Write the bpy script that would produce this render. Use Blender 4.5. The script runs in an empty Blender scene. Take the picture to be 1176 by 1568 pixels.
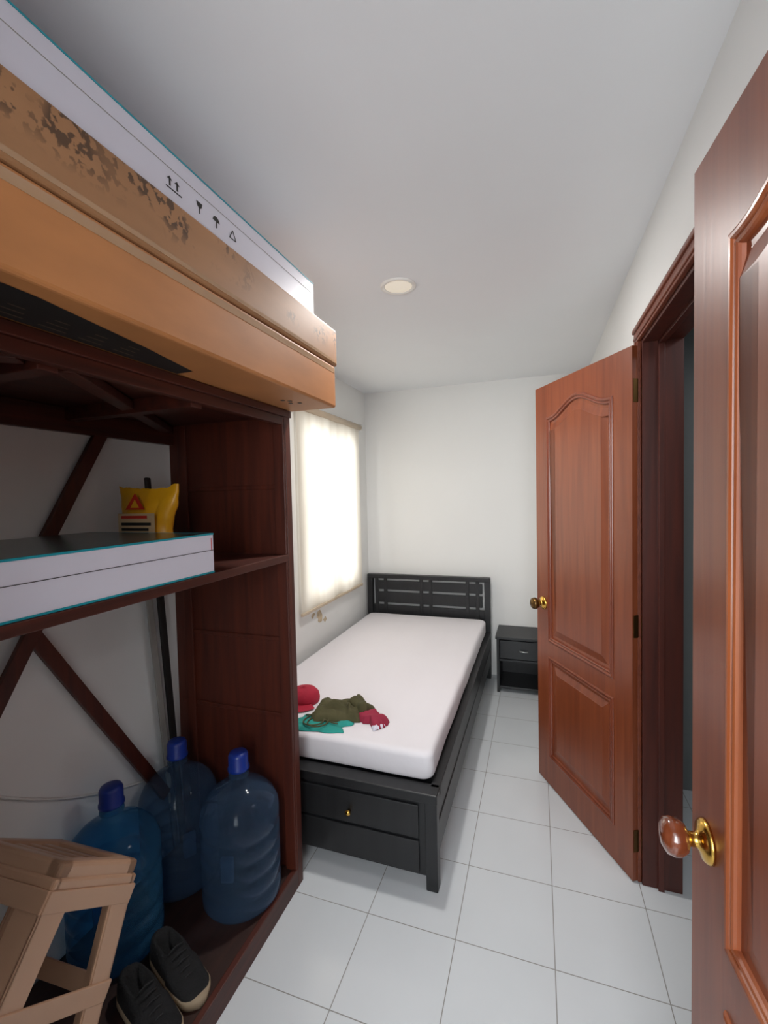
import bpy, bmesh, math, random
from mathutils import Matrix, Vector, noise
random.seed(3)
S=bpy.context.scene
# ------------------------------------------------------------ materials
def srgb(c):
    return tuple(((v/255)/12.92 if v/255<=0.04045 else ((v/255+0.055)/1.055)**2.4) for v in c)+(1,)
def newmat(name):
    m=bpy.data.materials.new(name); m.use_nodes=True
    nt=m.node_tree; b=nt.nodes['Principled BSDF']; return m,nt,b
def simple(name,c,rough=.5,metal=0,var=.08,nscale=8,bump=0,bscale=60,coat=0,emis=0,stretch=(1,1,1)):
    m,nt,b=newmat(name); N=nt.nodes; L=nt.links
    c=srgb(c)
    tc=N.new('ShaderNodeTexCoord'); mp=N.new('ShaderNodeMapping'); mp.inputs['Scale'].default_value=stretch
    L.new(tc.outputs['Object'],mp.inputs[0])
    n=N.new('ShaderNodeTexNoise'); n.inputs['Scale'].default_value=nscale; n.inputs['Detail'].default_value=5
    L.new(mp.outputs[0],n.inputs['Vector'])
    r=N.new('ShaderNodeValToRGB'); L.new(n.outputs[0],r.inputs[0])
    r.color_ramp.elements[0].position=.3; r.color_ramp.elements[1].position=.7
    r.color_ramp.elements[0].color=tuple(v*(1-var) for v in c[:3])+(1,)
    r.color_ramp.elements[1].color=tuple(min(1,v*(1+var)) for v in c[:3])+(1,)
    L.new(r.outputs[0],b.inputs['Base Color'])
    b.inputs['Roughness'].default_value=rough; b.inputs['Metallic'].default_value=metal
    b.inputs['Coat Weight'].default_value=coat; b.inputs['Coat Roughness'].default_value=.12
    if emis:
        b.inputs['Emission Color'].default_value=c; b.inputs['Emission Strength'].default_value=emis
    if bump:
        n2=N.new('ShaderNodeTexNoise'); n2.inputs['Scale'].default_value=bscale; n2.inputs['Detail'].default_value=4
        L.new(mp.outputs[0],n2.inputs['Vector'])
        bp=N.new('ShaderNodeBump'); bp.inputs['Strength'].default_value=bump; bp.inputs['Distance'].default_value=.01
        L.new(n2.outputs[0],bp.inputs['Height']); L.new(bp.outputs[0],b.inputs['Normal'])
    return m
def wood(name,dark,light,rough=.3,coat=.3,horizontal=False,scale=6):
    m,nt,b=newmat(name); N=nt.nodes; L=nt.links
    tc=N.new('ShaderNodeTexCoord'); mp=N.new('ShaderNodeMapping')
    mp.inputs['Scale'].default_value=(6,.35,6) if horizontal else (6,6,.35)
    L.new(tc.outputs['Object'],mp.inputs[0])
    n=N.new('ShaderNodeTexNoise'); n.inputs['Scale'].default_value=scale; n.inputs['Detail'].default_value=7; n.inputs['Distortion'].default_value=.6
    L.new(mp.outputs[0],n.inputs['Vector'])
    r=N.new('ShaderNodeValToRGB'); L.new(n.outputs[0],r.inputs[0])
    r.color_ramp.elements[0].position=.32; r.color_ramp.elements[1].position=.68
    r.color_ramp.elements[0].color=srgb(dark); r.color_ramp.elements[1].color=srgb(light)
    L.new(r.outputs[0],b.inputs['Base Color']); b.inputs['Roughness'].default_value=rough
    b.inputs['Coat Weight'].default_value=coat; b.inputs['Coat Roughness'].default_value=.15
    bp=N.new('ShaderNodeBump'); bp.inputs['Strength'].default_value=.06; bp.inputs['Distance'].default_value=.005
    L.new(n.outputs[0],bp.inputs['Height']); L.new(bp.outputs[0],b.inputs['Normal'])
    return m
M={}
M['wall']=simple('wall_paint',(234,234,232),.75,var=.012,nscale=2,bump=.05,bscale=25)
M['ceil']=simple('ceiling_paint',(236,238,240),.8,var=.01,nscale=2)
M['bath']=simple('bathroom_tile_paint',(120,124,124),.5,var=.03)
M['door']=wood('door_varnished_wood',(114,53,27),(134,68,37),.38,.15)
M['bead2']=wood('door_bead_wood',(132,64,32),(158,86,46),.38,.2)
M['bead']=wood('door_bead_shaded_wood',(108,47,24),(128,60,33),.35,.3)  # darker bead copy; the moulding's shadow lines are put into its colour
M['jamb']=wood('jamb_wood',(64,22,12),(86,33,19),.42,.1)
M['case']=wood('casing_wood',(104,46,24),(126,62,36),.4,.15,horizontal=True)
M['unit']=wood('shelf_unit_wood',(64,23,12),(87,35,19),.5,.05)
M['unith']=wood('shelf_unit_wood_horizontal',(55,20,11),(79,32,19),.5,.05,horizontal=True)
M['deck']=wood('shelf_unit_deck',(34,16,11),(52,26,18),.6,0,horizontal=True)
M['black']=wood('black_stained_wood',(19,20,22),(29,30,32),.45,.08)
M['mat']=simple('mattress_sheet',(230,226,230),.85,var=.015,nscale=4,bump=.5,bscale=6,stretch=(1,.5,1))
M['brass']=simple('brass',(214,170,84),.2,metal=1)
M['dkbrass']=simple('aged_brass',(110,84,50),.35,metal=1)
M['amber']=simple('amber_knob_wood',(110,54,30),.12,var=.25,nscale=40,coat=1)
M['metal']=simple('brushed_metal',(190,190,190),.3,metal=1)
M['beige']=simple('stool_plastic_beige',(186,148,120),.32,var=.05,nscale=5)
M['cap']=simple('jug_cap_blue',(18,46,130),.35)
M['rubber']=simple('shoe_black_fabric',(18,18,20),.9,var=.3,nscale=40,bump=.3,bscale=200)
M['lace']=simple('shoe_lace',(34,34,36),.8)
M['sole']=simple('shoe_sole',(156,138,114),.75)
M['red']=simple('crimson_fabric',(172,30,56),.85,var=.1,nscale=20,bump=.3,bscale=40)
M['maroon']=simple('maroon_fabric',(146,34,60),.85,var=.1,nscale=20,bump=.3,bscale=40)
M['olive']=simple('olive_fabric',(76,72,44),.9,var=.12,nscale=20,bump=.3,bscale=40)
M['teal']=simple('teal_fabric',(36,146,136),.85,var=.1,nscale=20,bump=.3,bscale=40)
M['white']=simple('white_carton',(216,214,226),.5,var=.02)
M['tealink']=simple('teal_print',(20,150,165),.5)
M['ink']=simple('black_print',(26,22,20),.6)
M['ink2']=simple('grey_print_text',(92,76,58),.6)
M['glasstop']=simple('dark_teal_glossy_print',(62,88,90),.22,var=.3,nscale=6)
M['yellow']=simple('yellow_bag_plastic',(222,160,24),.35,var=.06,bump=.3,bscale=12)
M['redink']=simple('red_print',(190,40,24),.4)
M['tanink']=simple('tan_print',(200,170,130),.45)
M['blindrail']=simple('blind_rail_beige',(206,188,164),.4)
M['frame']=simple('window_frame_white',(226,226,222),.35)
M['grey']=simple('grey_board',(150,146,140),.5)
M['lamp']=simple('downlight_diffuser',(250,240,222),.5,emis=.25)
M['lampring']=simple('downlight_ring',(236,234,228),.45)
M['tape']=simple('packing_tape',(172,134,98),.15,coat=.6)
M['plaster']=simple('bare_plaster',(196,178,150),.9,var=.2,nscale=30)

def cardboard(name,base,smudge):
    m,nt,b=newmat(name); N=nt.nodes; L=nt.links
    tc=N.new('ShaderNodeTexCoord')
    n=N.new('ShaderNodeTexNoise'); n.inputs['Scale'].default_value=4; n.inputs['Detail'].default_value=5
    mp=N.new('ShaderNodeMapping'); mp.inputs['Scale'].default_value=(1,1,3); L.new(tc.outputs['Object'],mp.inputs[0]); L.new(mp.outputs[0],n.inputs[0])
    r=N.new('ShaderNodeValToRGB'); L.new(n.outputs[0],r.inputs[0])
    c=srgb(base)
    r.color_ramp.elements[0].position=.3; r.color_ramp.elements[1].position=.72
    r.color_ramp.elements[0].color=tuple(v*.84 for v in c[:3])+(1,); r.color_ramp.elements[1].color=tuple(v*1.1 for v in c[:3])+(1,)
    col=r.outputs[0]
    if smudge:
        n2=N.new('ShaderNodeTexNoise'); n2.inputs['Scale'].default_value=62; n2.inputs['Detail'].default_value=2
        L.new(tc.outputs['Object'],n2.inputs[0])
        n3=N.new('ShaderNodeTexNoise'); n3.inputs['Scale'].default_value=6; n3.inputs['Detail'].default_value=1
        L.new(tc.outputs['Object'],n3.inputs[0])
        sep=N.new('ShaderNodeSeparateXYZ'); L.new(tc.outputs['Object'],sep.inputs[0])
        mr=N.new('ShaderNodeMapRange'); mr.inputs[1].default_value=1.995; mr.inputs[2].default_value=2.035; L.new(sep.outputs[2],mr.inputs[0])
        a=N.new('ShaderNodeMapRange'); a.inputs[1].default_value=.51; a.inputs[2].default_value=.56; L.new(n2.outputs[0],a.inputs[0])
        bb=N.new('ShaderNodeMapRange'); bb.inputs[1].default_value=.46; bb.inputs[2].default_value=.53; L.new(n3.outputs[0],bb.inputs[0])
        m1=N.new('ShaderNodeMath'); m1.operation='MULTIPLY'; L.new(mr.outputs[0],m1.inputs[0]); L.new(a.outputs[0],m1.inputs[1])
        m2=N.new('ShaderNodeMath'); m2.operation='MULTIPLY'; L.new(m1.outputs[0],m2.inputs[0]); L.new(bb.outputs[0],m2.inputs[1])
        m3=N.new('ShaderNodeMath'); m3.operation='MULTIPLY'; L.new(m2.outputs[0],m3.inputs[0]); m3.inputs[1].default_value=.8
        mx=N.new('ShaderNodeMixRGB'); L.new(m3.outputs[0],mx.inputs[0]); L.new(col,mx.inputs[1]); mx.inputs[2].default_value=srgb((50,34,22)); col=mx.outputs[0]
    L.new(col,b.inputs['Base Color']); b.inputs['Roughness'].default_value=.6
    return m
M['cb1']=cardboard('cardboard_orange',(184,121,69),False)
M['cb2']=cardboard('cardboard_tan',(164,118,79),True)

def tile_floor():
    m,nt,b=newmat('white_ceramic_tile'); N=nt.nodes; L=nt.links
    tc=N.new('ShaderNodeTexCoord'); sep=N.new('ShaderNodeSeparateXYZ'); L.new(tc.outputs['Object'],sep.inputs[0])
    outs=[]
    for i,(off,size) in enumerate(((.04,.31),(1.42,.313))):
        a=N.new('ShaderNodeMath'); a.operation='SUBTRACT'; L.new(sep.outputs[i],a.inputs[0]); a.inputs[1].default_value=off-size*20+size/2
        d=N.new('ShaderNodeMath'); d.operation='DIVIDE'; L.new(a.outputs[0],d.inputs[0]); d.inputs[1].default_value=size
        f=N.new('ShaderNodeMath'); f.operation='FRACT'; L.new(d.outputs[0],f.inputs[0])
        s=N.new('ShaderNodeMath'); s.operation='SUBTRACT'; L.new(f.outputs[0],s.inputs[0]); s.inputs[1].default_value=.5
        ab=N.new('ShaderNodeMath'); ab.operation='ABSOLUTE'; L.new(s.outputs[0],ab.inputs[0])
        lt=N.new('ShaderNodeMath'); lt.operation='LESS_THAN'; L.new(ab.outputs[0],lt.inputs[0]); lt.inputs[1].default_value=.0048
        outs.append(lt)
    mxm=N.new('ShaderNodeMath'); mxm.operation='MAXIMUM'; L.new(outs[0].outputs[0],mxm.inputs[0]); L.new(outs[1].outputs[0],mxm.inputs[1])
    n=N.new('ShaderNodeTexNoise'); n.inputs['Scale'].default_value=3; n.inputs['Detail'].default_value=4; L.new(tc.outputs['Object'],n.inputs[0])
    r=N.new('ShaderNodeValToRGB'); L.new(n.outputs[0],r.inputs[0]); r.color_ramp.elements[0].color=srgb((206,210,213)); r.color_ramp.elements[1].color=srgb((217,220,223))
    mx=N.new('ShaderNodeMixRGB'); L.new(mxm.outputs[0],mx.inputs[0]); L.new(r.outputs[0],mx.inputs[1]); mx.inputs[2].default_value=srgb((140,138,134))
    L.new(mx.outputs[0],b.inputs['Base Color'])
    rr=N.new('ShaderNodeMapRange'); L.new(mxm.outputs[0],rr.inputs[0]); rr.inputs[3].default_value=.14; rr.inputs[4].default_value=.7
    L.new(rr.outputs[0],b.inputs['Roughness'])
    bp=N.new('ShaderNodeBump'); bp.invert=True; bp.inputs['Strength'].default_value=.3; bp.inputs['Distance'].default_value=.001
    L.new(mxm.outputs[0],bp.inputs['Height']); L.new(bp.outputs[0],b.inputs['Normal'])
    return m
M['tile']=tile_floor()

def blindmat():
    m,nt,b=newmat('roller_blind_fabric'); N=nt.nodes; L=nt.links
    out=N['Material Output']; b.inputs['Base Color'].default_value=srgb((236,230,218)); b.inputs['Roughness'].default_value=.9
    t=N.new('ShaderNodeBsdfTranslucent')
    tc=N.new('ShaderNodeTexCoord'); mp=N.new('ShaderNodeMapping'); mp.inputs['Scale'].default_value=(1,5,.4); L.new(tc.outputs['Object'],mp.inputs[0])
    n=N.new('ShaderNodeTexNoise'); n.inputs['Scale'].default_value=2.2; n.inputs['Detail'].default_value=2; L.new(mp.outputs[0],n.inputs[0])
    r=N.new('ShaderNodeValToRGB'); L.new(n.outputs[0],r.inputs[0]); r.color_ramp.elements[0].position=.35; r.color_ramp.elements[1].position=.62
    r.color_ramp.elements[0].color=(.66,.61,.53,1); r.color_ramp.elements[1].color=(.84,.81,.74,1)
    L.new(r.outputs[0],t.inputs[0])
    mix=N.new('ShaderNodeMixShader'); mix.inputs[0].default_value=.5
    L.new(b.outputs[0],mix.inputs[1]); L.new(t.outputs[0],mix.inputs[2]); L.new(mix.outputs[0],out.inputs[0])
    return m
M['blind']=blindmat()
def jugmat(name,col,dk):
    m,nt,b=newmat(name); N=nt.nodes; L=nt.links
    out=N['Material Output']; t=N.new('ShaderNodeBsdfTransparent'); t.inputs[0].default_value=col
    b.inputs['Base Color'].default_value=dk; b.inputs['Roughness'].default_value=.08
    fr=N.new('ShaderNodeLayerWeight'); fr.inputs[0].default_value=.35
    mr=N.new('ShaderNodeMapRange'); L.new(fr.outputs['Facing'],mr.inputs[0]); mr.inputs[3].default_value=.16; mr.inputs[4].default_value=.75
    mix=N.new('ShaderNodeMixShader'); L.new(mr.outputs[0],mix.inputs[0]); L.new(t.outputs[0],mix.inputs[1]); L.new(b.outputs[0],mix.inputs[2]); L.new(mix.outputs[0],out.inputs[0])
    return m
M['jug1']=jugmat('jug_smoky_blue_plastic',(.62,.74,.86,1),(.07,.12,.20,1))
M['jug3']=jugmat('jug_blue_plastic',(.38,.68,.90,1),(.05,.18,.34,1))
def glassmat():
    m,nt,b=newmat('window_glass'); N=nt.nodes; L=nt.links
    out=N['Material Output']; t=N.new('ShaderNodeBsdfTransparent'); g=N.new('ShaderNodeBsdfGlossy'); g.inputs['Roughness'].default_value=.02
    mix=N.new('ShaderNodeMixShader'); mix.inputs[0].default_value=.06
    L.new(t.outputs[0],mix.inputs[1]); L.new(g.outputs[0],mix.inputs[2]); L.new(mix.outputs[0],out.inputs[0]); return m
M['glass']=glassmat()

# ------------------------------------------------------------ mesh builder
class B:
    def __init__(s,name): s.name=name; s.bm=bmesh.new(); s.mats=[]
    def mi(s,k):
        if k not in s.mats: s.mats.append(k)
        return s.mats.index(k)
    def merge(s,bm2,k,M4=None,smooth=False):
        i=s.mi(k)
        for f in bm2.faces: f.material_index=i; f.smooth=smooth
        if M4 is not None: bm2.transform(M4)
        me=bpy.data.meshes.new('t'); bm2.to_mesh(me); bm2.free(); s.bm.from_mesh(me); bpy.data.meshes.remove(me)
    def box(s,lo,hi,k,bev=0,M4=None,seg=2):
        b=bmesh.new(); bmesh.ops.create_cube(b,size=1)
        for v in b.verts: v.co=Vector([lo[i]+(v.co[i]+.5)*(hi[i]-lo[i]) for i in range(3)])
        if bev: bmesh.ops.bevel(b,geom=b.edges[:],offset=bev,segments=seg,affect='EDGES',profile=.5)
        s.merge(b,k,M4,smooth=False); return s
    def lathe(s,prof,k,M4=None,seg=40,smooth=True,cap=False):
        b=bmesh.new(); rings=[]
        for r,z in prof:
            if r<1e-5: rings.append([b.verts.new((0,0,z))]); continue
            rings.append([b.verts.new((r*math.cos(2*math.pi*i/seg),r*math.sin(2*math.pi*i/seg),z)) for i in range(seg)])
        for a,c in zip(rings,rings[1:]):
            for i in range(seg):
                j=(i+1)%seg
                if len(a)==1 and len(c)==1: continue
                if len(a)==1: b.faces.new((a[0],c[j],c[i]))
                elif len(c)==1: b.faces.new((a[i],a[j],c[0]))
                else: b.faces.new((a[i],a[j],c[j],c[i]))
        bmesh.ops.recalc_face_normals(b,faces=b.faces[:])
        s.merge(b,k,M4,smooth); return s
    def beam(s,p,q,w,t,k,up=(1,0,0),bev=.002):
        p=Vector(p); q=Vector(q); d=(q-p); l=d.length; z=d.normalized(); x=Vector(up); x=(x-z*x.dot(z)).normalized(); y=z.cross(x)
        R=Matrix((x,y,z)).transposed().to_4x4(); R.translation=p
        return s.box((-t/2,-w/2,0),(t/2,w/2,l),k,bev,R)
    def tube(s,pts,r,k,seg=8):
        b=bmesh.new(); rings=[]; pts=[Vector(p) for p in pts]
        for i,p in enumerate(pts):
            d=(pts[min(i+1,len(pts)-1)]-pts[max(i-1,0)]).normalized()
            a=Vector((0,0,1)) if abs(d.z)<.9 else Vector((1,0,0)); x=d.cross(a).normalized(); y=d.cross(x)
            rings.append([b.verts.new(p+x*r*math.cos(2*math.pi*j/seg)+y*r*math.sin(2*math.pi*j/seg)) for j in range(seg)])
        for a,c in zip(rings,rings[1:]):
            for j in range(seg): b.faces.new((a[j],a[(j+1)%seg],c[(j+1)%seg],c[j]))
        b.faces.new(rings[0]); b.faces.new(rings[-1]); bmesh.ops.recalc_face_normals(b,faces=b.faces[:])
        s.merge(b,k,None,True); return s
    def rings(s,loops,k,M4=None,fill=True,smooth=False):
        b=bmesh.new(); R=[[b.verts.new(v) for v in l] for l in loops]; n=len(R[0])
        for a,c in zip(R,R[1:]):
            for i in range(n): b.faces.new((a[i],a[(i+1)%n],c[(i+1)%n],c[i]))
        if fill:
            f=b.faces.new(R[-1]); bmesh.ops.triangulate(b,faces=[f])
        bmesh.ops.recalc_face_normals(b,faces=b.faces[:])
        s.merge(b,k,M4,smooth); return s
    def poly(s,pts,k,M4=None):
        b=bmesh.new(); b.faces.new([b.verts.new(p) for p in pts]); s.merge(b,k,M4); return s
    def done(s,matrix=None,parent=None):
        me=bpy.data.meshes.new(s.name); s.bm.to_mesh(me); s.bm.free()
        for k in s.mats: me.materials.append(M[k])
        o=bpy.data.objects.new(s.name,me); S.collection.objects.link(o)
        if matrix is not None: o.matrix_world=matrix
        if parent: o.parent=parent
        return o
def obox(name,lo,hi,k,bev=0): return B(name).box(lo,hi,k,bev).done()

# ------------------------------------------------------------ room shell
XL,XR,YB,ZC=-1.42,.36,3.68,2.37
XO=XR+.125
obox('floor',(XL-.1,-1.5,-.08),(1.5,YB+.1,0),'tile')
obox('ceiling',(XL-.1,-1.5,ZC),(1.5,YB+.1,ZC+.08),'ceil')
obox('wall_back',(XL-.1,YB,0),(1.5,YB+.1,ZC),'wall')
WY0,WY1,WZ0,WZ1=2.50,3.40,.80,1.98
w=B('wall_left')
w.box((XL-.1,-1.5,0),(XL,WY0,ZC),'wall').box((XL-.1,WY1,0),(XL,YB,ZC),'wall')
w.box((XL-.1,WY0,0),(XL,WY1,WZ0),'wall').box((XL-.1,WY0,WZ1),(XL,WY1,ZC),'wall')
w.done()
DY0,DY1,DZ=1.10,1.835,2.005
w=B('wall_right')
w.box((XR,-.12,0),(XO,DY0-.03,ZC),'wall').box((XR,DY1+.03,0),(XO,YB,ZC),'wall').box((XR,DY0-.03,DZ+.03),(XO,DY1+.03,ZC),'wall')
w.done()
w=B('wall_front')
w.box((XL,-.16,0),(-.50,-.05,ZC),'wall').box((-.50,-.16,2.06),(XR,-.05,ZC),'wall')
w.done()
obox('wall_hall',(XL-.1,-1.6,0),(1.5,-1.5,ZC),'wall')
w=B('wall_bathroom')
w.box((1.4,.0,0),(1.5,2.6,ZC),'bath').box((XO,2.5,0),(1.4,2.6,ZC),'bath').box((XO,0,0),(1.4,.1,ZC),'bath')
w.done()
t=B('trim_door_frame')
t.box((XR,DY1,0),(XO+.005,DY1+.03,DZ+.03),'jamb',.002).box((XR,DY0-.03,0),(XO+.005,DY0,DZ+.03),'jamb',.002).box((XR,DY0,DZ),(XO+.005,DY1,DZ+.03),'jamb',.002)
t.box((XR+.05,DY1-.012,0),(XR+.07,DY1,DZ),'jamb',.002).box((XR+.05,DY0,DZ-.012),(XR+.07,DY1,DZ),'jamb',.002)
for (a,b_) in (((DY1+.012),(DY1+.072)),((DY0-.072),(DY0-.012))):
    t.box((XR-.014,a,0),(XR,b_,DZ+.012),'case',.003)
    t.box((XR-.02,a+.012,0),(XR-.01,a+.03,DZ+.012),'case',.004)
t.box((XR-.014,DY0-.072,DZ+.012),(XR,DY1+.072,DZ+.07),'case',.003)
t.box((XR-.021,DY0-.072,DZ+.05),(XR-.01,DY1+.072,DZ+.066),'case',.004)
t.box((XR-.019,DY0-.06,DZ+.02),(XR-.01,DY1+.06,DZ+.032),'case',.004)
t.done()

# ------------------------------------------------------------ window + roller blind
w=B('window_1'); x0,x1=XL-.09,XL-.05
w.box((x0,WY0,WZ0),(x1,WY0+.04,WZ1),'frame',.003).box((x0,WY1-.04,WZ0),(x1,WY1,WZ1),'frame',.003)
w.box((x0,WY0,WZ0),(x1,WY1,WZ0+.04),'frame',.003).box((x0,WY0,WZ1-.04),(x1,WY1,WZ1),'frame',.003)
w.box((x0+.005,(WY0+WY1)/2-.02,WZ0),(x1+.005,(WY0+WY1)/2+.02,WZ1),'frame',.003)
w.box((x0+.018,WY0+.04,WZ0+.04),(x0+.022,WY1-.04,WZ1-.04),'glass')
w.done()
bl=B('roller_blind')
b=bmesh.new(); n=60; rows=[]; BLY=2.43
for i in range(n+1):
    y=BLY+(3.44-BLY)*i/n; x=XL+.032+.008*math.sin(i*.33)*math.exp(-((i-34)/22)**2)
    rows.append((b.verts.new((x,y,.75)),b.verts.new((x*.6+(XL+.03)*.4,y,2.03))))
for a,c in zip(rows,rows[1:]): b.faces.new((a[0],c[0],c[1],a[1]))
bl.merge(b,'blind',None,True)
bl.lathe([(0,0),(.022,0),(.022,1.06),(0,1.06)],'blindrail',Matrix.Translation((XL+.032,2.405,2.045))@Matrix.Rotation(-math.pi/2,4,'X'),20)
bl.box((XL+.022,BLY,.735),(XL+.042,3.44,.755),'blindrail',.004)
bl.box((XL+.001,2.39,2.02),(XL+.055,2.405,2.075),'frame',.003).box((XL+.001,3.465,2.02),(XL+.055,3.48,2.075),'frame',.003)
bl.done()
pm=B('peeled_paint_spots')  # spots of bare plaster where the wall paint has peeled
for (cy,cz,s_) in ((2.72,.66,.055),(2.63,.69,.03),(2.80,.62,.03)):
    pts=[]
    for i in range(14):
        a=2*math.pi*i/14; r=s_*(.6+.5*noise.noise(Vector((math.cos(a)*1.3,math.sin(a)*1.3,cy*9))))
        pts.append((XL+.0015,cy+r*math.cos(a)*1.2,cz+r*math.sin(a)))
    pm.poly(pts,'plaster')
pm.done()

# ------------------------------------------------------------ ceiling downlight
d=B('ceiling_downlight'); T=Matrix.Translation((-.552,1.86,ZC))
d.lathe([(.076,0),(.076,-.004),(.070,-.008),(.060,-.006),(.058,-.003),(.058,0)],'lampring',T,48)
d.lathe([(.058,-.003),(0,-.003)],'lamp',T,48)
d.done()

# ------------------------------------------------------------ panel doors
def offs(poly,d):
    n=len(poly); out=[]
    for i in range(n):
        p0,p1,p2=poly[i-1],poly[i],poly[(i+1)%n]
        e1=(p1-p0).normalized(); e2=(p2-p1).normalized()
        n1=Vector((-e1.y,e1.x)); n2=Vector((-e2.y,e2.x)); m=(n1+n2).normalized(); c=max(.35,m.dot(n1))
        out.append(p1+m*d/c)
    return out
def door(name,W,H,th,matrix,up_z=(.74,1.84),lo_z=(.15,.66),st=.105,rise=.065,knob_z=.92,beadk='bead',knobk='dkbrass'):
    E=bpy.data.objects.new(name,None); S.collection.objects.link(E); E.matrix_world=matrix
    x0,x1=st,W-st
    low=[Vector(p) for p in ((x0,lo_z[0]),(x1,lo_z[0]),(x1,lo_z[1]),(x0,lo_z[1]))]
    upp=[Vector((x0,up_z[0])),Vector((x1,up_z[0]))]
    K=40; cx=(x0+x1)/2; hw=(x1-x0)/2
    for i in range(K+1):
        s=1-2*i/K; r=rise*.5*(1+math.cos(math.pi*s/.92)) if abs(s)<.92 else 0
        upp.append(Vector((cx+hw*s,up_z[1]+r)))
    cu=bpy.data.curves.new(name+'_c','CURVE'); cu.dimensions='2D'; cu.fill_mode='BOTH'; cu.extrude=th/2
    for pl in ([Vector((0,0.006)),Vector((W,0.006)),Vector((W,H)),Vector((0,H))],low,upp):
        sp=cu.splines.new('POLY'); sp.points.add(len(pl)-1); sp.use_cyclic_u=True
        for i,p in enumerate(pl): sp.points[i].co=(p.x,p.y,0,1)
    co=bpy.data.objects.new('tmp',cu); S.collection.objects.link(co)
    dg=bpy.context.evaluated_depsgraph_get(); me=bpy.data.meshes.new_from_object(co.evaluated_get(dg)); bpy.data.objects.remove(co)
    me.transform(Matrix(((1,0,0,0),(0,0,1,0),(0,1,0,0),(0,0,0,1))))
    me.materials.clear(); me.materials.append(M['door'])
    for p in me.polygons: p.use_smooth=False
    f=bpy.data.objects.new('stiles_and_rails',me); S.collection.objects.link(f); f.parent=E
    for side in (1,-1):
        h=th/2
        for loop,nm in ((low,'lower_panel'),(upp,'upper_panel')):
            pb=B(nm)
            def ring(d,z): return [Vector((q.x,side*(h+z),q.y)) for q in offs(loop,d)]
            bead=[(-.003,-.002),(-.003,.002),(-.001,.0045),(.003,.006),(.007,.0055),(.010,.003),(.011,.0005),(.0125,.0),(.014,.002),(.017,.003),(.020,.0015),(.022,-.002),(.023,-.007)]
            pb.rings([ring(d_,z_) for d_,z_ in bead],beadk,None,False,False)
            pb.rings([ring(.023,-.007),ring(.036,-.008),ring(.066,-.001),ring(.068,0)],'door',None,True,False)
            pb.done(parent=E)
        kb=B('knob'); R=Matrix.Translation((W-.06,side*h,knob_z))@Matrix.Rotation(-side*math.pi/2,4,'X')
        kb.lathe([(0,0),(.033,0),(.033,.004),(.028,.009),(.016,.012),(.011,.016),(.011,.026),(.014,.030)],'brass' ,R)
        kb.lathe([(.014,.028),(.022,.032),(.028,.041),(.029,.050),(.026,.060),(.016,.066),(0,.068)],knobk,R)
        kb.done(parent=E)
    hb=B('hinges')
    for z in (.16,.975,1.84):
        if z>H: continue
        hb.lathe([(0,-.045),(.007,-.045),(.007,.045),(0,.045)],'dkbrass',Matrix.Translation((-.006,-th/2-.002,z)),12)
        hb.box((-.002,-th/2,z-.042),(.001,th/2-.004,z+.042),'dkbrass')
    hb.box((W-.001,-.010,knob_z-.05),(W+.0015,.010,knob_z+.05),'brass')
    hb.done(parent=E)
    return E
def doormat(hinge,free,th):
    h=Vector(hinge+(0,)); f=Vector(free+(0,)); x=(f-h).normalized(); z=Vector((0,0,1)); y=z.cross(x)
    R=Matrix((x,y,z)).transposed().to_4x4(); R.translation=h+y*0; return R,(f-h).length
th=.036
R,Wd=doormat((.344,1.846),(.012,2.440),th)
door('door_1',Wd,2.0,th,R)
R,Wd=doormat((.318,.13),(.269,.890),th)
door('door_2',Wd,2.0,th,R,up_z=(.80,1.83),lo_z=(.15,.70),st=.13,knob_z=.91,beadk='bead2',knobk='amber')

# ------------------------------------------------------------ shelf unit
UX0,UX1,UY0,UY1=XL+.012,-.87,.02,1.475
u=B('wooden_shelf_unit')
u.box((UX0,UY1-.035,0),(UX1,UY1,1.80),'unit',.002)
u.box((UX0,UY0,0),(UX1,UY0+.035,1.80),'unit',.002)
u.box((UX0+.01,UY0,1.775),(UX1+.004,UY1+.004,1.80),'unith',.002)
u.box((UX1-.025,UY0+.035,1.745),(UX1-.004,UY1-.035,1.775),'unith',.002)
u.box((UX0,UY0+.035,1.70),(UX0+.025,UY1-.035,1.775),'unith',.002)
for y in (.62,1.02): u.box((UX0+.025,y-.02,1.735),(UX1-.025,y+.02,1.775),'unith',.002)
u.beam((UX0+.03,1.40,1.757),(UX1-.04,.66,1.757),.04,.025,'unith',up=(0,0,1))
u.beam((UX0+.03,.2,1.757),(UX1-.04,.58,1.757),.04,.025,'unith',up=(0,0,1))
u.box((UX0,UY0+.035,1.245),(UX1,UY1-.035,1.27),'unith',.002)
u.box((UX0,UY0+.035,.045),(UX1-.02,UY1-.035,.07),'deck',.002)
u.box((UX1-.02,UY0+.035,0),(UX1,UY1-.035,.075),'unith',.002)
yi=UY1-.035
for z in (1.52,.95,.66): u.box((UX0+.02,yi-.006,z-.008),(UX1-.03,yi,z+.008),'unit',.002)
u.box((UX0+.05,yi-.010,.07),(UX0+.09,yi,1.245),'unit',.002)
u.box((UX0+.05,yi-.010,1.27),(UX0+.09,yi,1.775),'unit',.002)
u.box((UX1-.045,yi-.012,.07),(UX1-.002,yi,1.245),'unit',.002)
u.box((UX1-.045,yi-.012,1.27),(UX1-.002,yi,1.775),'unit',.002)
bx=UX0+.012
u.beam((bx,1.16,1.76),(bx,.84,1.20),.042,.018,'unit')
u.beam((bx,.80,1.24),(bx,1.34,.32),.042,.018,'unit'); u.beam((bx+.018,.95,1.24),(bx+.018,.40,.30),.042,.018,'unit')
u.done()

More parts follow.
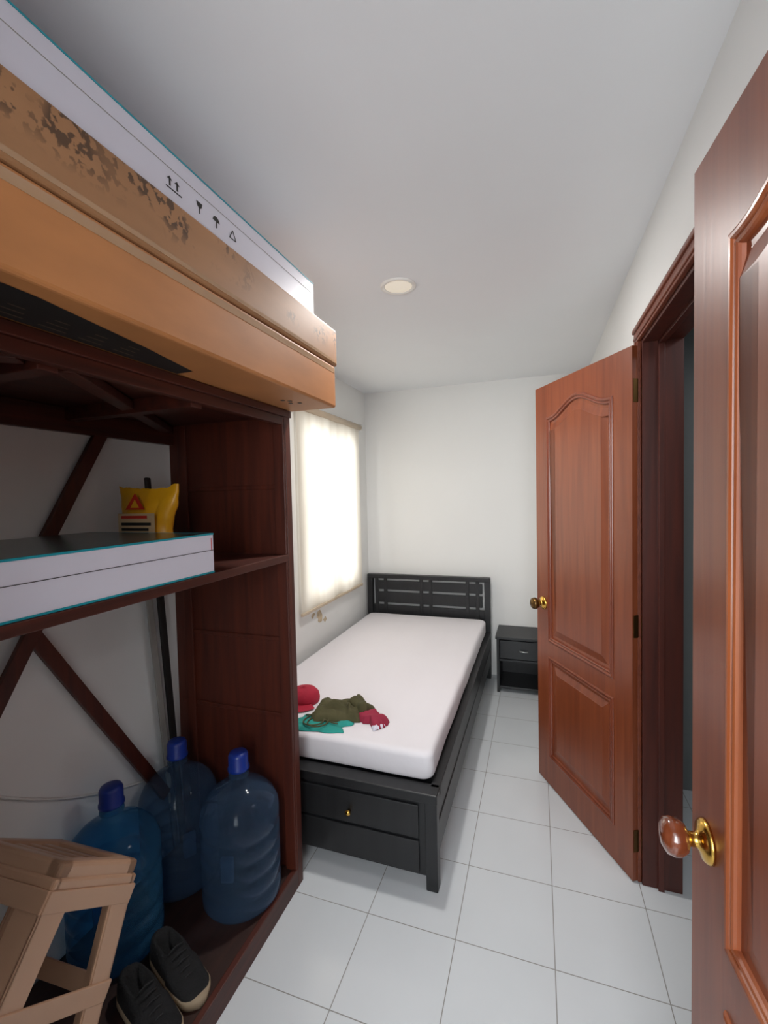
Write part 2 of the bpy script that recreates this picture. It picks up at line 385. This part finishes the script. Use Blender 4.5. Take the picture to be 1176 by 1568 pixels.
l=B('leaning_black_batten')
l.beam((XL+.045,1.325,1.22),(XL+.030,1.412,.078),.026,.014,'ink',up=(1,0,0))
l.beam((XL+.040,1.275,1.22),(XL+.022,1.385,.078),.026,.008,'grey',up=(1,0,0))
l.done()
c=B('white_cable'); c.tube([(XL+.006,.42+.9*t_,1.02-.62*t_-.10*math.sin(math.pi*t_)) for t_ in [i/20 for i in range(21)]],.004,'frame'); c.done()

# ------------------------------------------------------------ cartons
def carton(name,lo,hi,k,tape=True):
    o=B(name); o.box(lo,hi,k,.008,seg=3)
    if tape:
        o.box((hi[0]-.001,lo[1]+.02,hi[2]-.026),(hi[0]+.0006,hi[1]-.008,hi[2]-.008),'tape')
        o.box((lo[0]+.1,hi[1]-.001,(lo[2]+hi[2])/2-.02),(hi[0]-.008,hi[1]+.0006,(lo[2]+hi[2])/2+.02),'tape')
    return o
FX=-.69
o=carton('cardboard_box',(-1.36,.04,1.802),(FX,1.50,1.951),'cb1')
def ub(pts,k='ink',z=1.8012):
    b=bmesh.new(); b.faces.new([b.verts.new((x,y,z)) for x,y in pts]); o.merge(b,k)
ub([(-.865,.05),(-.745,.05),(-.73,.35),(-.735,.50),(-.775,.74),(-.815,.92),(-.865,.92)])
for i in range(5):
    y=.42+.075*i
    for q in range(3):
        x=-.845+.022*q
        if x<-.76-.12*max(0,(y-.5)): ub([(x,y,),(x+.004,y),(x+.004,y+.05-.012*q),(x,y+.05-.012*q)],'ink2',1.8006)
for (x,y) in ((-.80,1.30),(-.785,1.32),(-.80,1.35),(-.77,1.36)): o.box((x,y,1.8008),(x+.012,y+.012,1.803),'ink')
o.done()
o=carton('cardboard_box',(-1.37,.03,1.953),(FX+.002,1.515,2.085),'cb2',False)
o.box((FX+.001,.05,1.962),(FX+.0028,1.505,1.972),'tape')
o.done()
o=B('white_carton'); o.box((-1.35,.05,2.087),(-.705,1.375,2.195),'white',.003)
xf=-.7045
o.box((xf-.001,.05,2.1925),(xf+.0006,1.374,2.1955),'tealink').box((xf-.001,.05,2.158),(xf+.0004,1.374,2.1590),'grey')
def arrow(y,z,s_):
    o.poly([(xf,y-s_*.5,z+s_*.2),(xf,y+s_*.5,z+s_*.2),(xf,y,z+s_*.7)],'ink'); o.box((xf-.001,y-s_*.12,z-s_*.6),(xf+.0005,y+s_*.12,z+s_*.2),'ink')
arrow(.75,2.132,.015); arrow(.770,2.132,.015); o.box((xf-.001,.74,2.117),(xf+.0005,.782,2.119),'ink')
o.poly([(xf,.825,2.140),(xf,.845,2.140),(xf,.842,2.130),(xf,.835,2.125),(xf,.828,2.130)],'ink'); o.box((xf-.001,.8338,2.115),(xf+.0005,.8362,2.126),'ink')
o.poly([(xf,.89+.012*math.cos(a),2.128+.012*math.sin(a)) for a in [math.pi*i/8 for i in range(9)]],'ink'); o.box((xf-.001,.889,2.114),(xf+.0005,.8915,2.128),'ink')
for q in range(3):
    a=q*2.094+1.57; o.beam((xf,.95+.014*math.cos(a),2.126+.014*math.sin(a)),(xf,.95+.014*math.cos(a+2.094),2.126+.014*math.sin(a+2.094)),.002,.001,'ink',bev=0)
o.done()
o=B('white_carton'); o.box((-1.36,.06,1.272),(-.875,1.045,1.382),'white',.003)
o.box((-1.355,.065,1.381),(-.882,1.038,1.3835),'glasstop')
xf=-.8745
o.box((xf-.001,.06,1.379),(xf+.0006,1.044,1.3835),'tealink').box((xf-.001,.06,1.271),(xf+.0006,1.044,1.2755),'tealink').box((xf-.001,.06,1.335),(xf+.0005,1.044,1.3364),'ink')
o.box((-1.36,1.044,1.379),(-.875,1.0456,1.3835),'tealink')
o.box((xf-.001,1.034,1.335),(xf+.0005,1.036,1.37),'redink')
o.done()

# yellow mortar bag with brush
o=B('yellow_mortar_bag'); b=bmesh.new(); nu,nv=36,22; fr=[];bk=[]
cx,cy,z0,hh=-1.20,1.13,1.272,.245
for j in range(nv+1):
    v=j/nv; wd=.084+.042*v**1.5; dp=.040*math.sin(math.pi*min(1,.12+v*.86))**.6
    ra=[];rb=[]
    for i in range(nu+1):
        s_=i/nu*2-1; x=cx+s_*wd+.006*math.sin(v*9)+.005*noise.noise(Vector((s_*2,v*7,4))); e=(1-s_*s_)**.5
        wv=.012*noise.noise(Vector((s_*3,v*6,1)))*e
        zz=z0+hh*v+((.014*s_*s_+.010*noise.noise(Vector((s_*4,0,2)))) if j==nv else 0)
        ra.append(b.verts.new((x,cy-dp*e+wv*.5,zz))); rb.append(b.verts.new((x,cy+dp*e+wv,zz)))
    fr.append(ra);bk.append(rb)
for G in (fr,bk):
    for j in range(nv):
        for i in range(nu): b.faces.new((G[j][i],G[j][i+1],G[j+1][i+1],G[j+1][i]))
bmesh.ops.remove_doubles(b,verts=b.verts[:],dist=.0008); bmesh.ops.recalc_face_normals(b,faces=b.faces[:])
o.merge(b,'yellow',None,True)
yf=cy-.048
o.poly([(cx-.045,yf,1.452),(cx+.035,yf,1.452),(cx-.002,yf,1.505)],'redink')
o.poly([(cx-.022,yf-.001,1.458),(cx+.014,yf-.001,1.458),(cx-.003,yf-.001,1.485)],'yellow')
o.poly([(cx-.075,yf-.002,1.372),(cx+.075,yf-.002,1.372),(cx+.075,yf-.001,1.440),(cx-.075,yf-.001,1.440)],'tanink')
for z,xx in ((1.385,.05),(1.402,.06),(1.424,.045)): o.box((cx-.06,yf-.0035,z),(cx+xx,yf-.002,z+.009),'redink' if z>1.42 else 'ink')
o.done()
o=B('paint_brush'); o.beam((-1.26,1.20,1.276),(-1.285,1.21,1.56),.022,.012,'ink',bev=.004).box((-1.285,1.19,1.272),(-1.235,1.215,1.36),'ink',.004); o.done()

# ------------------------------------------------------------ water jugs
def jug(loc,k,rot=0,sc=1.03):
    E=bpy.data.objects.new('water_jug',None); S.collection.objects.link(E); E.location=loc; E.rotation_euler[2]=rot; E.scale=(sc,sc,sc)
    p=[(0,.012),(.09,.012),(.105,0),(.122,.006),(.130,.02)]
    for z in (.075,.135,.195,.255):
        p+=[(.130,z-.018),(.1245,z-.010),(.1245,z-.002),(.130,z+.006)]
    p+=[(.131,.29),(.128,.315),(.115,.345),(.090,.372),(.060,.390),(.036,.400),(.029,.410),(.028,.455)]
    B('body').lathe(p,k,None,56).done(parent=E)
    B('cap').lathe([(.030,.440),(.036,.442),(.036,.450),(.033,.455),(.033,.490),(.029,.499),(.022,.502),(0,.502)],'cap',None,32).done(parent=E)
    B('neck_ring').lathe([(.028,.418),(.034,.422),(.034,.428),(.028,.432)],k,None,32).done(parent=E)
    B('handle').box((-.02,-.133,.15),(.02,-.118,.23),k,.004).done(parent=E)
    return E
jug((-1.008,1.290,.071),'jug1',.3); jug((-1.278,1.287,.071),'jug1',1); jug((-1.278,1.015,.071),'jug3',.6)

# ------------------------------------------------------------ beige plastic stool (tipped back)
def stool():
    E=B('plastic_stool'); top=.135; bot=.19; H=.50
    E.box((-top+.02,-top+.02,-.045),(top-.02,top-.02,-.024),'beige',.004)
    for s_ in (-1,1):
        for a0,a1 in ((top-.042,top),):
            lo_,hi_=(a0,a1) if s_>0 else (-a1,-a0)
            E.box((lo_,-top,-.04),(hi_,top,0),'beige',.010,seg=3)
            E.box((-top,lo_,-.04),(top,hi_,0),'beige',.010,seg=3)
    for s_ in (-.045,0,.045): E.box((-top+.03,s_-.012,-.04),(top-.03,s_+.012,-.006),'beige',.005)
    E.box((-top-.006,-top-.006,-.055),(top+.006,-top+.02,-.030),'beige',.006).box((-top-.006,top-.02,-.055),(top+.006,top+.006,-.030),'beige',.006)
    E.box((-top-.006,-top,-.055),(-top+.02,top,-.030),'beige',.006).box((top-.02,-top,-.055),(top+.006,top,-.030),'beige',.006)
    def L(z): return top+(bot-top)*(-z/H)
    for sx in (-1,1):
        for sy in (-1,1):
            for ax in (0,1):
                w0,w1=.075,.058
                def P(z,inner,out):
                    a=L(z); w=w0+(w1-w0)*(-z/H)
                    p=[sx*a,sy*a,z]; p[ax]-= (sx if ax==0 else sy)*w*inner; o_=1-ax; p[o_]-=(sx if o_==0 else sy)*.010*out
                    return Vector(p)
                zt,zb=-.03,-H
                b=bmesh.new()
                vs=[b.verts.new(P(z,i,o_)) for z in (zt,zb) for (i,o_) in ((0,0),(1,0),(1,1),(0,1))]
                for f in ((0,1,2,3),(7,6,5,4),(0,4,5,1),(1,5,6,2),(2,6,7,3),(3,7,4,0)): b.faces.new([vs[i] for i in f])
                bmesh.ops.recalc_face_normals(b,faces=b.faces[:])
                bmesh.ops.bevel(b,geom=b.edges[:],offset=.0035,segments=3,affect='EDGES')
                E.merge(b,'beige')
    for z,h_ in ((-.070,.04),(-.25,.04)):
        a=L(z)
        for s_ in (-1,1):
            E.box((-a,s_*a-.005,z-h_/2),(a,s_*a+.003,z+h_/2),'beige',.002).box((s_*a-.005,-a,z-h_/2),(s_*a+.003,a,z+h_/2),'beige',.002)
    return E
ax=Vector((.02,-.62,-.78)).normalized()
zl=-ax; xl=Vector((1,.10,0)); xl=(xl-zl*xl.dot(zl)).normalized(); yl=zl.cross(xl)
R=Matrix((xl,yl,zl)).transposed().to_4x4(); R.translation=Vector((-1.145,.77,.605))
stool().done(matrix=R)

# ------------------------------------------------------------ sneakers
def shoe(loc,rot):
    E=B('sneaker')
    n=24
    def foot(t):
        w=.034+.011*math.sin(math.pi*min(1,t*1.05))**.7 + (.005 if t>.55 else 0)
        if t<.12: w*= (t/.12*.5+.5)**.6
        if t>.86: w*= max(.25,(1-((t-.86)/.14)**2*.75))
        return w
    b=bmesh.new(); ring=[]
    for z,sc_ in ((0,.96),(.012,1.02),(.026,1.0)):
        pts=[]
        for i in range(n): t=i/(n-1); pts.append((t*.255,foot(t)*sc_,z))
        for i in range(n): t=1-i/(n-1); pts.append((t*.255,-foot(t)*sc_,z))
        ring.append([b.verts.new(p) for p in pts])
    m=len(ring[0])
    for a,c in zip(ring,ring[1:]):
        for i in range(m): b.faces.new((a[i],a[(i+1)%m],c[(i+1)%m],c[i]))
    b.faces.new(ring[0]); b.faces.new(ring[-1]); bmesh.ops.recalc_face_normals(b,faces=b.faces[:]); E.merge(b,'sole',None,True)
    b=bmesh.new(); R_=[]; K=14
    for i in range(n):
        t=i/(n-1); w=foot(t)*.97; h=.085 if t<.35 else .085-.045*min(1,(t-.35)/.4)
        if t>.85: h-=.02*((t-.85)/.15)
        if t<.06: h*=.8
        row=[]
        for k in range(K+1):
            a=math.pi*k/K; x=w*math.cos(a); z=.025+(h-.025)*abs(math.sin(a))**.55
            if .10<t<.42 and abs(x)<w*.62: z-=.05*(1-(abs((t-.26)/.16))**2)
            row.append(b.verts.new((t*.252,x,z)))
        R_.append(row)
    for a,c in zip(R_,R_[1:]):
        for k in range(K): b.faces.new((a[k],a[k+1],c[k+1],c[k]))
    b.faces.new(R_[0]); b.faces.new(R_[-1]); bmesh.ops.recalc_face_normals(b,faces=b.faces[:]); E.merge(b,'rubber',None,True)
    for k in range(5):
        x=.112+.017*k; z=.085-.0105*k; E.tube([(x,-.024,z-.008),(x+.004,0,z+.002),(x,.024,z-.008)],.0022,'lace',6)
    E.done(matrix=Matrix.Translation(loc)@Matrix.Rotation(rot,4,'Z'))
shoe((-1.135,1.035,.071),-.32); shoe((-1.135,.920,.071),-.28)

# ------------------------------------------------------------ bed
BX0,BX1,BY0,BY1=-1.40,-.36,1.57,3.64
bd=B('single_bed_frame'); k='black'
for x in (BX0,BX1-.045):
    bd.box((x,BY0,0),(x+.045,BY0+.045,.37),k,.003)
    bd.box((x,BY1-.05,0),(x+.045,BY1,.80),k,.003)
bd.box((BX0,BY0-.004,.335),(BX1+.002,BY0+.065,.372),k,.004)
bd.box((BX0+.045,BY0+.008,.05),(BX1-.045,BY0+.03,.335),k,.002)
bd.box((BX0+.06,BY0-.002,.195),(BX1-.07,BY0+.01,.322),k,.004)
bd.box((BX0+.06,BY0-.002,.062),(BX1-.07,BY0+.01,.185),k,.004)
bd.lathe([(0,0),(.006,0),(.006,.008),(.011,.012),(.011,.02),(0,.023)],'brass',Matrix.Translation((-.71,BY0-.002,.245))@Matrix.Rotation(math.pi/2,4,'X'),20)
for x0,x1 in ((BX1-.03,BX1-.004),(BX0+.004,BX0+.03)):
    bd.box((x0,BY0+.045,.12),(x1,BY1-.05,.35),k,.002)
bd.box((BX1-.035,BY0+.045,.335),(BX1+.002,BY1-.05,.372),k,.003)
bd.box((BX1-.032,BY0+.045,.235),(BX1+.0,BY1-.05,.25),k,.003)
bd.box((BX0,BY0+.045,.335),(BX0+.035,BY1-.05,.372),k,.003)
bd.box((BX0+.03,BY0+.04,.30),(BX1-.03,BY1-.05,.355),k,.002)
hx0,hx1=BX0+.045,BX1-.045; y0,y1=BY1-.030,BY1-.016
bd.box((BX0,BY1-.052,.770),(BX1,BY1+.002,.805),k,.004)
for z0,z1 in ((.672,.750),(.560,.652),(.40,.540)):
    bd.box((hx0+.03 if z0>.55 else hx0,y0,z0),(hx1-.018 if z0>.45 else hx1,y1,z1),k,.002)
for x in (hx0+.02,hx0+.10,(hx0+hx1)/2-.06,(hx0+hx1)/2+.02,hx1-.15,hx1-.07): bd.box((x,y0-.003,.42),(x+.028,y1-.002,.775),k,.002)
bd.box((hx0,y0,.40),(hx1,y1-.004,.47),k,.002)
bd.done()
# mattress
b=bmesh.new(); lo=(-1.365,1.632,.372); hi=(-.390,3.555,.485)
cx_,cy_=(lo[0]+hi[0])/2,(lo[1]+hi[1])/2; hx,hy=(hi[0]-lo[0])/2,(hi[1]-lo[1])/2; rc=.04
def outline(z):
    pts=[]; r=rc
    for (qx,qy,a0) in ((1,1,0),(-1,1,90),(-1,-1,180),(1,-1,270)):
        for i in range(9):
            a=math.radians(a0+90*i/8); pts.append((cx_+qx*(hx-r)+r*math.cos(a),cy_+qy*(hy-r)+r*math.sin(a),z))
    out=[]
    for p,q in zip(pts,pts[1:]+pts[:1]):
        d=math.dist(p,q); k_=max(1,int(d/.06))
        for j in range(k_): out.append(tuple(p[i]+(q[i]-p[i])*j/k_ for i in range(3)))
    return out
H_=hi[2]-lo[2]; base=outline(lo[2]); prof=[(.018,0),(.006,.008),(0,.022),(0,H_-.022),(.003,H_-.012),(.009,H_-.005),(.017,H_-.001),(.03,H_)]
rg=[]
for ins,z in prof:
    ring=[]
    for p in base:
        dx=p[0]-cx_; dy=p[1]-cy_; sx=1-ins/hx; sy=1-ins/hy
        w_=.003*noise.noise(Vector((p[0]*9,p[1]*9,z*20)))
        ring.append(b.verts.new((cx_+dx*sx+w_,cy_+dy*sy+w_,lo[2]+z)))
    rg.append(ring)
n_=len(base)
for a,c in zip(rg,rg[1:]):
    for i in range(n_): b.faces.new((a[i],a[(i+1)%n_],c[(i+1)%n_],c[i]))
b.faces.new(rg[-1]); b.faces.new(rg[0])
bmesh.ops.recalc_face_normals(b,faces=b.faces[:])
m_=B('mattress'); m_.merge(b,'mat',None,True); mo=m_.done()

# ------------------------------------------------------------ clothes
def cloth(name,cx,cy,rx,ry,h,k,seed,rot=0,z0=.486,lob=.25,E=None,folds=1.0):
    own=E is None
    if own: E=B(name)
    b=bmesh.new(); nr,na=22,80; c=b.verts.new((0,0,h))
    rows=[]
    for i in range(1,nr+1):
        t=i/nr; row=[]
        for j in range(na):
            a=2*math.pi*j/na
            sq=1/max(abs(math.cos(a)),abs(math.sin(a)))**.7
            e=sq*(1+lob*noise.noise(Vector((math.cos(a)*1.6,math.sin(a)*1.6,seed)))+.4*lob*noise.noise(Vector((math.cos(a)*4,math.sin(a)*4,seed+5))))
            x=rx*t*e*math.cos(a); y=ry*t*e*math.sin(a)
            dirn=noise.noise(Vector((x*6,y*6,seed)))
            f=1-abs(noise.noise(Vector((x*12+dirn*2,y*7+dirn*2,seed*2.1))))*2.6; g=1-abs(noise.noise(Vector((x*7+dirn,y*17,seed+8))))*2.2
            z=h*(1-t**6)*(.40+.42*max(0,f)*folds+.25*max(0,g)*folds)
            row.append(b.verts.new((x,y,max(.0015,z)+.005*(1-t**8))))
        rows.append(row)
    c.co.z=sum(v.co.z for v in rows[0])/na
    for j in range(na): b.faces.new((c,rows[0][j],rows[0][(j+1)%na]))
    for a_,c_ in zip(rows,rows[1:]):
        for j in range(na): b.faces.new((a_[j],c_[j],c_[(j+1)%na],a_[(j+1)%na]))
    b.faces.new([b.verts.new((v.co.x,v.co.y,0)) for v in rows[-1]])
    bmesh.ops.recalc_face_normals(b,faces=b.faces[:]); T=Matrix.Translation((cx,cy,z0))@Matrix.Rotation(rot,4,'Z'); E.merge(b,k,T,True)
    return E.done() if own else E
E=B('clothes_pile')
cloth('',-.895,1.725,.115,.060,.014,'teal',2.3,rot=.10,lob=.4,E=E)
cloth('',-.865,1.815,.120,.090,.062,'olive',5.1,rot=.35,lob=.3,E=E)
cloth('',-.785,1.880,.065,.055,.066,'olive',7.7,rot=-.3,lob=.3,E=E)
cloth('',-.700,1.810,.066,.045,.038,'maroon',9.2,rot=-.5,lob=.5,E=E)
cloth('',-.655,1.765,.018,.028,.014,'white',3.2,rot=-.5,lob=.5,E=E)
for ph in (0,1.7):
    E.tube([(-.985+.15*t_+.02*math.sin(t_*12+ph),1.735-.05*math.sin(t_*math.pi)+.03*math.sin(t_*9+ph),.508) for t_ in [i/24 for i in range(25)]],.003,'olive')
E.done()
cp=B('red_hat'); T=Matrix.Translation((-1.085,1.90,.498))
cp.lathe([(0,-.010),(.074,-.010),(.076,.006),(.071,.028),(.054,.046),(.029,.055),(.006,.057),(.006,.060),(0,.061)],'red',T,32)
b=bmesh.new(); v1=[];v2=[]
for i in range(17):
    a=-math.pi*.5+(-.95+1.9*i/16)
    r2=.074+.055*max(0,math.cos(a+math.pi/2))**.7
    v1.append(b.verts.new((.072*math.cos(a),.072*math.sin(a),0))); v2.append(b.verts.new((r2*math.cos(a),r2*math.sin(a),-.006)))
for i in range(16): b.faces.new((v1[i],v1[i+1],v2[i+1],v2[i]))
cp.merge(b,'red',T,True)
cp.done()

# ------------------------------------------------------------ nightstand
n_=B('nightstand'); X0,X1,Y0,Y1=-.295,.09,3.36,3.66; k='black'
n_.box((X0-.008,Y0-.012,.40),(X1+.008,Y1,.42),k,.003)
n_.box((X0,Y0,.0),(X0+.02,Y1,.40),k,.002).box((X1-.02,Y0,.0),(X1,Y1,.40),k,.002)
n_.box((X0+.02,Y1-.012,.03),(X1-.02,Y1,.40),k).box((X0+.02,Y0+.003,.03),(X1-.02,Y1,.048),k,.002).box((X0+.02,Y0+.003,.235),(X1-.02,Y1,.25),k,.002)
n_.box((X0+.024,Y0-.004,.258),(X1-.024,Y0+.014,.392),k,.003)
n_.tube([(-.13,Y0-.003,.325),(-.13,Y0-.022,.325),(-.115,Y0-.026,.325),(-.09,Y0-.026,.325),(-.075,Y0-.022,.325),(-.075,Y0-.003,.325)],.004,'metal')
n_.done()

# ------------------------------------------------------------ camera
f,yaw,pit,rol=698.2575,0.3307,-0.0372,-0.0222
F=Vector((-math.sin(yaw)*math.cos(pit),math.cos(yaw)*math.cos(pit),math.sin(pit)))
r0=Vector((math.cos(yaw),math.sin(yaw),0)); u0=r0.cross(F)
r=r0*math.cos(rol)+u0*math.sin(rol); uu=-r0*math.sin(rol)+u0*math.cos(rol)
cd=bpy.data.cameras.new('camera'); cam=bpy.data.objects.new('camera',cd); S.collection.objects.link(cam)
mw=Matrix((r,uu,-F)).transposed().to_4x4(); mw.translation=(0,0,1.48); cam.matrix_world=mw
cd.sensor_fit='VERTICAL'; cd.sensor_height=36; cd.lens=f/1600*36; cd.clip_start=.02; S.camera=cam

# ------------------------------------------------------------ light
def area(name,loc,direction,sx,sy,power,col):
    ld=bpy.data.lights.new(name,'AREA'); ld.shape='RECTANGLE'; ld.size=sx; ld.size_y=sy; ld.energy=power; ld.color=col
    lo=bpy.data.objects.new(name,ld); S.collection.objects.link(lo); lo.location=loc; lo.rotation_euler=Vector(direction).to_track_quat('-Z','Y').to_euler(); return lo
area('daylight_window',(XL-.42,2.95,1.40),(1,0,-.05),1.7,1.5,44,(1,.99,.975))
area('hall_light',(-.1,-1.25,1.6),(0,1,.12),1.0,1.5,56,(.93,.97,1))
area('bathroom_light',(.95,1.3,2.2),(0,0,-1),.4,.4,5,(.95,.97,1))
area('downlight_glow',(-.552,1.86,ZC-.012),(0,0,-1),.10,.10,15,(1,.975,.94)).data.shape='DISK'
w=bpy.data.worlds.new('world'); S.world=w; w.use_nodes=True; bg=w.node_tree.nodes['Background']
sky=w.node_tree.nodes.new('ShaderNodeTexSky'); sky.sky_type='HOSEK_WILKIE'
w.node_tree.links.new(sky.outputs[0],bg.inputs[0]); bg.inputs[1].default_value=.5
S.view_settings.view_transform='Standard'; S.view_settings.look='None'
